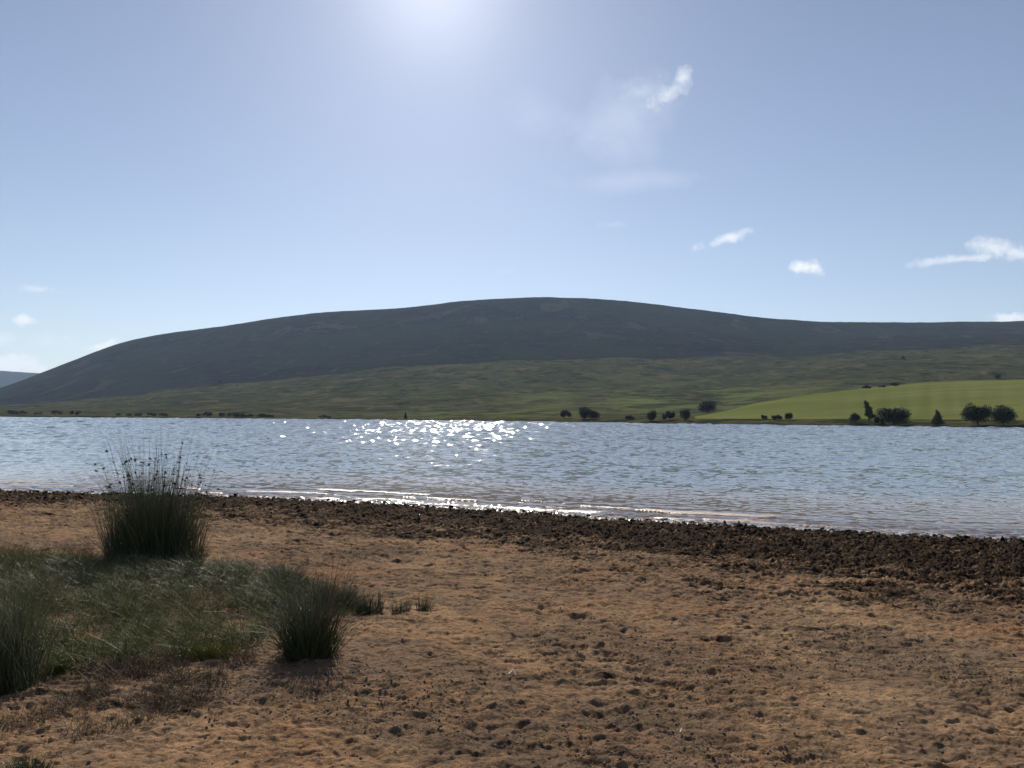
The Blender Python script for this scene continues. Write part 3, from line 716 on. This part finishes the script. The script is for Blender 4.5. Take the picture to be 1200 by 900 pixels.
tuft('dry_tuft', 424, 656, 0.13, 0.08, 0.06, 0.17, 60, M_dry, 'thin dry tuft farther up toward the water, right of the tallest clump', group='dry tufts on open sand')
tuft('dry_tuft', 92, 655, 0.20, 0.12, 0.15, 0.42, 90, M_dry, 'reddish dry upright stalks left of the tallest clump', group='dry tufts on open sand', spread=0.25)
tuft('dry_tuft', 965, 872, 0.03, 0.03, 0.04, 0.09, 22, M_dry, 'tiny dry sprig near the bottom edge at right', group='dry tufts on open sand')

def stick(pts_px, rad, label, h=0.02):
    P_ = [site(*p) for p in pts_px]; s = P_[0]; V = []; n = len(P_)
    for i, p in enumerate(P_):
        a = Vector(P_[max(0, i - 1)]); b_ = Vector(P_[min(n - 1, i + 1)]); d = (b_ - a).normalized()
        sd_ = d.cross(Vector((0, 0, 1))).normalized(); u = sd_.cross(d)
        rr = rad * (1 - 0.5 * i / max(1, n - 1))
        for k in range(6):
            an = k * math.pi / 3; q = Vector(p) - Vector(s) + Vector((0, 0, h)) + (sd_ * math.cos(an) + u * math.sin(an)) * rr
            V.append(q)
    Fc = [[i * 6 + k, i * 6 + (k + 1) % 6, (i + 1) * 6 + (k + 1) % 6, (i + 1) * 6 + k] for i in range(n - 1) for k in range(6)]
    o = mesh_np('stick', V, Fc, M_pale, dict(tint=np.full(len(V), .4), rise=np.full(len(V), .2)), loc=s)
    tag(o, label, 'stick', 'bleached sticks on the sand')
stick([(281, 745), (292, 743.5), (305, 744.5)], 0.009, 'bleached white stick between the yellow green tuft and the vase shaped clump')
stick([(596, 793), (601, 788), (605, 793)], 0.006, 'short forked pale twig on open sand at mid beach')
stick([(797, 862), (799, 855)], 0.005, 'short pale twig poking up near the bottom, right of centre')
stick([(170, 776), (181, 772), (192, 771)], 0.006, 'pale dry stem lying at the lower edge of the matted grass')

# ------------------------------------------------------------------ clods and pebbles: nobody could count them
def ico(sub):
    import bmesh
    bm = bmesh.new(); bmesh.ops.create_icosphere(bm, subdivisions=sub, radius=1); 
    V = np.array([v.co[:] for v in bm.verts]); Fc = np.array([[v.index for v in f.verts] for f in bm.faces]); bm.free(); return V, Fc
def blobs(name, X, Y, R, flat, mat, sub=1, sink=0.35, rough=0.28):
    Vi, Fi = ico(sub); n = len(X)
    J = Vi[None] * (1 + rng.normal(0, rough, (n, len(Vi), 1)))
    sc3 = np.stack([R * rng.uniform(0.8, 1.5, n), R * rng.uniform(0.7, 1.2, n), R * rng.uniform(*flat, n)], -1)
    J = J * sc3[:, None]
    a = rng.random(n) * 6.283; ca, sa = np.cos(a)[:, None], np.sin(a)[:, None]
    x = J[..., 0] * ca - J[..., 1] * sa; y = J[..., 0] * sa + J[..., 1] * ca
    z = J[..., 2] + (ground_z(X, Y) + R * (0.5 - sink) * 0.8)[:, None]
    V = np.stack([x + X[:, None], y + Y[:, None], z], -1).reshape(-1, 3)
    Fc = (Fi[None] + (np.arange(n) * len(Vi))[:, None, None]).reshape(-1, 3)
    return mesh_np(name, V, Fc, mat, dict(tint=np.repeat(rng.random(n), len(Vi))))
m = NT('wet_mud'); P = m.pos(); nn = m.noise(30, 4, 0.7, P)
c = m.mix(m.attr('tint'), rgb(0.007, 0.006, 0.006), rgb(0.055, 0.036, 0.024)); c = m.mix(m.ramp(nn.outputs[0], [(0.5, 0), (0.7, .6)]), c, rgb(0.045, 0.034, 0.025))
M_mud = m.surf(m.bsdf(c, 0.9, m.bump(nn.outputs[0], 0.02, 0.8), 0.07))
n = 17000
X = rng.uniform(-17, 15, n); s = rng.gamma(1.4, 1.9, n) - 0.45
Y = np.interp(X, sX, sY) - s / 0.945
k = (s < 7.5 + rng.normal(0, 1, n)) & (rng.random(n) < 0.12 + 0.88 * sst(0.1, 0.6, peatness(X, Y, s))) & (rng.random(n) < sst(-0.45, 0.1, pn(X * 1.1, Y * 1.6, 140) + 0.3 * (s < 1.2))) & (np.abs(X / Y) < 0.84)
X, Y = X[k], Y[k]
tag(blobs('mud_clods', X, Y, 0.010 + 0.050 * rng.random(len(X)) ** 3.2 * (1 - 0.06 * np.clip(shore_s(X, Y), 0, 8)), (0.35, 0.9), M_mud, 1, 0.45, 0.42), 'dark churned mud clods along the waterline', 'mud', kind='stuff')
m = NT('pebble_stone'); nn = m.noise(60, 3, 0.6, m.pos())
c = m.mix(m.ramp(m.attr('tint'), [(0.1, 0), (0.93, .55), (0.99, 1)]), rgb(0.075, 0.056, 0.040), rgb(0.34, 0.28, 0.23)); M_peb = m.surf(m.bsdf(c, 0.8, m.bump(nn.outputs[0], 0.004, 0.6), 0.04))
n = 70000; ty = 2.6 + 11 * rng.random(n) ** 1.7; X = rng.uniform(-0.82, 0.82, n) * (ty + 0.5); Y = ty
g = pn(X * 0.5 + 4, Y * 0.55, 14) + 0.25 * pn(X * 2, Y * 2, 15)
k = rng.random(n) < 0.10 + 0.9 * sst(-0.1, 0.45, g); X, Y = X[k], Y[k]
tag(blobs('gravel', X, Y, 0.0022 + 0.0085 * rng.random(len(X)) ** 4, (0.5, 0.9), M_peb, 1, 0.1, 0.16), 'small crumbs of gravel and soil on the sand', 'gravel', kind='stuff')

# ------------------------------------------------------------------ trees and bushes of the far shore
m = NT('bark'); M_bark = m.surf(m.bsdf(m.mix(m.noise(3, 3, 0.6, m.pos()).outputs[0], rgb(0.05, 0.04, 0.03), rgb(0.10, 0.085, 0.065)), 0.9))
def leafmat(nm, a, b_):
    m = NT(nm); c = m.mix(m.ramp(m.math('ADD', m.attr('tint'), m.math('MULTIPLY', m.noise(0.9, 3, 0.6, m.pos()).outputs[0], 0.0)), [(0, 0), (1, 1)]), rgb(*a), rgb(*b_))
    df_ = m.bsdf(c, 0.65, None, 0.2); t_ = m.n('ShaderNodeBsdfTranslucent'); m.t.links.new(c, t_.inputs['Color'])
    x = m.n('ShaderNodeMixShader'); x.inputs[0].default_value = 0.10; m.t.links.new(df_, x.inputs[1]); m.t.links.new(t_.outputs[0], x.inputs[2]); return m.surf(x.outputs[0])
M_leafd = leafmat('dark_leaves', (0.010, 0.017, 0.010), (0.026, 0.036, 0.016))
M_leafhaze = leafmat('haze_paled_leaves', (0.022, 0.030, 0.016), (0.045, 0.056, 0.028))  # lighter leaves for the left shore bushes, distance haze put into the colour
M_leafm = leafmat('mid_leaves', (0.018, 0.030, 0.013), (0.042, 0.060, 0.022))
def tree(name, px, py, wpx, hpx, label, cat='tree', kind='round', group=None, mat=None, n=None, Y=None):
    if Y is None: x, y, z = terr_px(px, py)
    u = y / F; wd = wpx * u; ht = hpx * u
    wd *= 1.12; ht *= 1.06
    t = tag(empty(name, (x, y, z)), label, cat, group)
    lobes = []
    if kind == 'round':
        k = 9
        for i in range(k):
            a = rng.random() * 6.28; rr = wd * 0.27 * math.sqrt(rng.random())
            lobes.append((rr * math.cos(a), rr * math.sin(a), ht * rng.uniform(0.24, 0.68), wd * rng.uniform(0.20, 0.30), ht * rng.uniform(0.24, 0.34)))
        lobes.append((0, 0, ht * 0.42, wd * 0.44, ht * 0.44)); th = ht * 0.12
    elif kind == 'conifer':
        for i in range(7):
            f = i / 6; lobes.append((rng.normal(0, wd * .05), rng.normal(0, wd * .05), ht * (0.12 + 0.78 * f), wd * 0.5 * (1 - 0.78 * f), ht * 0.13))
    elif kind == 'slim':
        for i in range(8):
            f = i / 7; lobes.append((rng.normal(0, wd * .13) + wd * .1 * (1 - f), rng.normal(0, wd * .1), ht * (0.30 + 0.60 * f), wd * (0.42 * (1 - 0.60 * f)), ht * 0.13))
    else:                                              # ragged low scrub
        for i in range(6):
            f = rng.uniform(-1, 1); lobes.append((f * wd * 0.36, rng.normal(0, wd * .12), ht * rng.uniform(0.3, 0.68) * (1 - 0.3 * abs(f)), wd * rng.uniform(0.13, 0.22), ht * rng.uniform(0.22, 0.36)))
    # limbs and trunk
    tb = [(0, 0, -0.4)] ; V, Fc = [], []
    def limb(p0, p1, r0, r1):
        p0, p1 = Vector(p0), Vector(p1); d = (p1 - p0).normalized(); a_ = d.orthogonal().normalized(); b2 = d.cross(a_); o0 = len(V)
        for p, r_ in ((p0, r0), (p1, r1)):
            for q in range(6):
                an = q * math.pi / 3; V.append(p + (a_ * math.cos(an) + b2 * math.sin(an)) * r_)
        for q in range(6): Fc.append([o0 + q, o0 + (q + 1) % 6, o0 + 6 + (q + 1) % 6, o0 + 6 + q])
    tr_ = max(0.05, ht * 0.035); limb((0, 0, -0.5), (0, 0, ht * 0.4), tr_, tr_ * 0.7)
    for l in lobes: limb((0, 0, ht * rng.uniform(0.12, 0.38)), (l[0], l[1], l[2]), tr_ * 0.5, tr_ * 0.15)
    mesh_np('trunk', V, Fc, M_bark, parent=t)
    if n is None: n = int(min(14000, 500 + wpx * hpx * 17))
    w_ = np.array([l[3] * l[3] * l[4] for l in lobes]) ** 0.66; w_ /= w_.sum(); li = rng.choice(len(lobes), n, p=w_)
    La = np.array(lobes)[li]
    v = rng.normal(0, 1, (n, 3)); v /= np.linalg.norm(v, axis=1, keepdims=True)
    rad = rng.random(n) ** (0.38) * (1 + 0.06 * rng.normal(0, 1, n)) * (0.86 + 0.30 * pn(v[:, 0] * 2.6 + li * 3.1, v[:, 1] * 2.6 + v[:, 2] * 2.1 + li, 170))
    c = La[:, :3] + v * rad[:, None] * La[:, [3, 3, 4]]
    c[:, 2] = np.maximum(c[:, 2], 0.05 * ht + 0.1)
    sz = (0.5 * u * (1.0 if wpx > 18 else 0.8)) * rng.uniform(0.6, 1.5, n)
    a_ = rng.normal(0, 1, (n, 3)); a_ /= np.linalg.norm(a_, axis=1, keepdims=True); b2 = np.cross(a_, rng.normal(0, 1, (n, 3))); b2 /= np.linalg.norm(b2, axis=1, keepdims=True)
    Q = np.stack([c - a_ * sz[:, None], c - b2 * sz[:, None] * .6, c + a_ * sz[:, None], c + b2 * sz[:, None] * .6], 1).reshape(-1, 3)
    mesh_np('crown', Q, np.arange(n * 4).reshape(n, 4), mat or M_leafd, dict(tint=np.repeat(rng.random(n) ** 1.5, 4)), smooth=False, parent=t)
    return t
G = 'trees and bushes along the far shore'
R_ = [('bush', 1002, 496, 14, 13, 'small round bush left of the slim pale tree on the far shore', 'bush', 'round', M_leafd),
      ('tree', 1017, 496, 13, 25, 'slim pale tree with a pointed airy top beside the big dark bush', 'tree', 'slim', M_leafm),
      ('tree', 1047, 498, 39, 22, 'wide dark dome shaped tree in front of the pasture, right of the slim pale tree', 'tree', 'round', M_leafd),
      ('bush', 1030, 497.5, 14, 12, 'low bush joined to the left side of the wide dark dome shaped tree', 'bush', 'ragged', M_leafd),
      ('conifer', 1099, 498, 16, 17, 'small conical tree standing alone between the dome shaped tree and the twin trees', 'tree', 'conifer', M_leafm),
      ('tree', 1145, 498.5, 33, 27, 'left and darker tree of the twin round trees at the far right', 'tree', 'round', M_leafd),
      ('tree', 1174, 498.5, 31, 25, 'right and slightly greener tree of the twin round trees at the far right', 'tree', 'round', M_leafm),
      ('bush', 895, 492, 8, 7, 'first of three little bushes at the foot of the pasture', 'bush', 'ragged', M_leafd),
      ('bush', 911, 492.5, 12, 8, 'middle one of three little bushes at the foot of the pasture', 'bush', 'ragged', M_leafd),
      ('bush', 924, 492.5, 10, 10, 'last and tallest of three little bushes at the foot of the pasture', 'bush', 'round', M_leafd),
      ('tree', 829, 484, 26, 16, 'dark spreading tree standing back from the shore at the tip of the pasture', 'tree', 'round', M_leafd),
      ('tree', 803, 493, 14, 14, 'upright dark tree at the shore just left of the pasture tip', 'tree', 'round', M_leafd),
      ('bush', 785, 492.5, 18, 13, 'ragged dark bush next to the upright tree left of the pasture tip', 'bush', 'ragged', M_leafd),
      ('tree', 762, 494, 15, 15, 'boxy dark tree between the tiny bush and the ragged bush', 'tree', 'round', M_leafd),
      ('bush', 738, 492, 12, 7, 'tiny bush between the broad pair of trees and the boxy tree', 'bush', 'ragged', M_leafd),
      ('tree', 686, 491.5, 18, 16, 'taller left half of the broad pair of dark shore trees', 'tree', 'round', M_leafd),
      ('tree', 698, 491.5, 16, 12, 'lower right half of the broad pair of dark shore trees', 'tree', 'round', M_leafd),
      ('tree', 661, 490.5, 18, 12, 'ragged tree left of the broad pair of dark shore trees', 'tree', 'ragged', M_leafd),
      ('bush', 475, 491, 4, 8, 'lone tiny shrub on the shore behind the brightest glitter', 'bush', 'conifer', M_leafd),
      ('bush', 1015, 455.5, 10, 4.5, 'small bush on the crest at the top edge of the pasture', 'bush', 'ragged', M_leafd),
      ('bush', 1048, 452.5, 12, 4.5, 'dark bush on the crest, right of the smaller crest bush', 'bush', 'round', M_leafd),
      ('bush', 1034, 454, 9, 2.2, 'low scrub between the two bushes on the crest of the pasture', 'bush', 'ragged', M_leafd),
      ('tree', 1168.5, 444, 9, 7, 'single small tree on the moor behind the right end of the pasture crest', 'tree', 'round', M_leafd),
      ('bush', 257, 449.5, 3, 3, 'speck of a bush on the moor line at left', 'bush', 'round', M_leafd),
      ('bush', 1058, 421, 5, 4, 'speck of a bush high on the moor above the pasture', 'bush', 'round', M_leafd)]
for (nm, px, py, wp, hp, lab, cat, kd, mt) in R_:
    tree(nm, px, py, wp, hp, lab, cat, kd, G, mt)
left = [(14, 485.5, 8, 6), (24, 485.5, 12, 6), (45, 486, 8, 4), (63, 486, 7, 7), (69, 486, 7, 6), (84, 486.5, 4, 8), (91, 486.5, 6, 6), (137, 487, 7, 4), (152, 487, 5, 4), (162, 487.5, 8, 5),
        (178, 487.5, 8, 6), (193, 488, 10, 5), (233, 488, 4, 5), (242, 488.5, 11, 8), (264, 488.5, 11, 8), (277, 488.5, 8, 6), (286, 488.8, 7, 6), (293, 488.8, 7, 5), (306, 489, 9, 6), (315, 489, 9, 5), (378, 489.8, 7, 5), (386, 489.8, 5, 3)]
ords = ['first', 'second', 'third', 'fourth', 'fifth', 'sixth', 'seventh', 'eighth', 'ninth', 'tenth', 'eleventh', 'twelfth', 'thirteenth', 'fourteenth', 'fifteenth', 'sixteenth', 'seventeenth', 'eighteenth', 'nineteenth', 'twentieth', 'twenty first', 'last']
for i, (px, py, wp, hp) in enumerate(left):
    tree('shore_bush', px, py, wp * 1.25, hp * 0.8, f'{ords[i]} from left in the row of tiny dark bushes, left far shore', 'bush', 'ragged' if i % 3 else 'round', 'tiny bushes on the left far shore', M_leafhaze)

# ------------------------------------------------------------------ the air
def haze_box():
    V = [(x, y, z) for z in (-4.5, 420) for y in (-80, 6600) for x in (-4700, 4700)]
    Fc = [[0, 2, 3, 1], [4, 5, 7, 6], [0, 1, 5, 4], [2, 6, 7, 3], [0, 4, 6, 2], [1, 3, 7, 5]]
    m = NT('haze_air'); v = m.n('ShaderNodeVolumePrincipled'); v.inputs['Color'].default_value = (0.52, 0.72, 1.0, 1)
    v.inputs['Density'].default_value = 0.000062; v.inputs['Anisotropy'].default_value = 0.25
    m.t.links.new(v.outputs[0], m.out.inputs['Volume'])
    o = mesh_np('haze', V, Fc, m.m, smooth=False); tag(o, kind='stuff')
HAZE = True
if HAZE: haze_box()

# ------------------------------------------------------------------ output
vs = sc.view_settings; vs.view_transform = 'Standard'; vs.look = 'None'; vs.exposure = 0.2; vs.gamma = 1.0; vs.use_curve_mapping = False
sc.render.film_transparent = False
sc.cycles.max_bounces = 6; sc.cycles.transparent_max_bounces = 12; sc.cycles.volume_bounces = 0
sc.cycles.use_denoising = True
sc.cycles.caustics_reflective = False; sc.cycles.caustics_refractive = False
sc.cycles.sample_clamp_indirect = 4.0
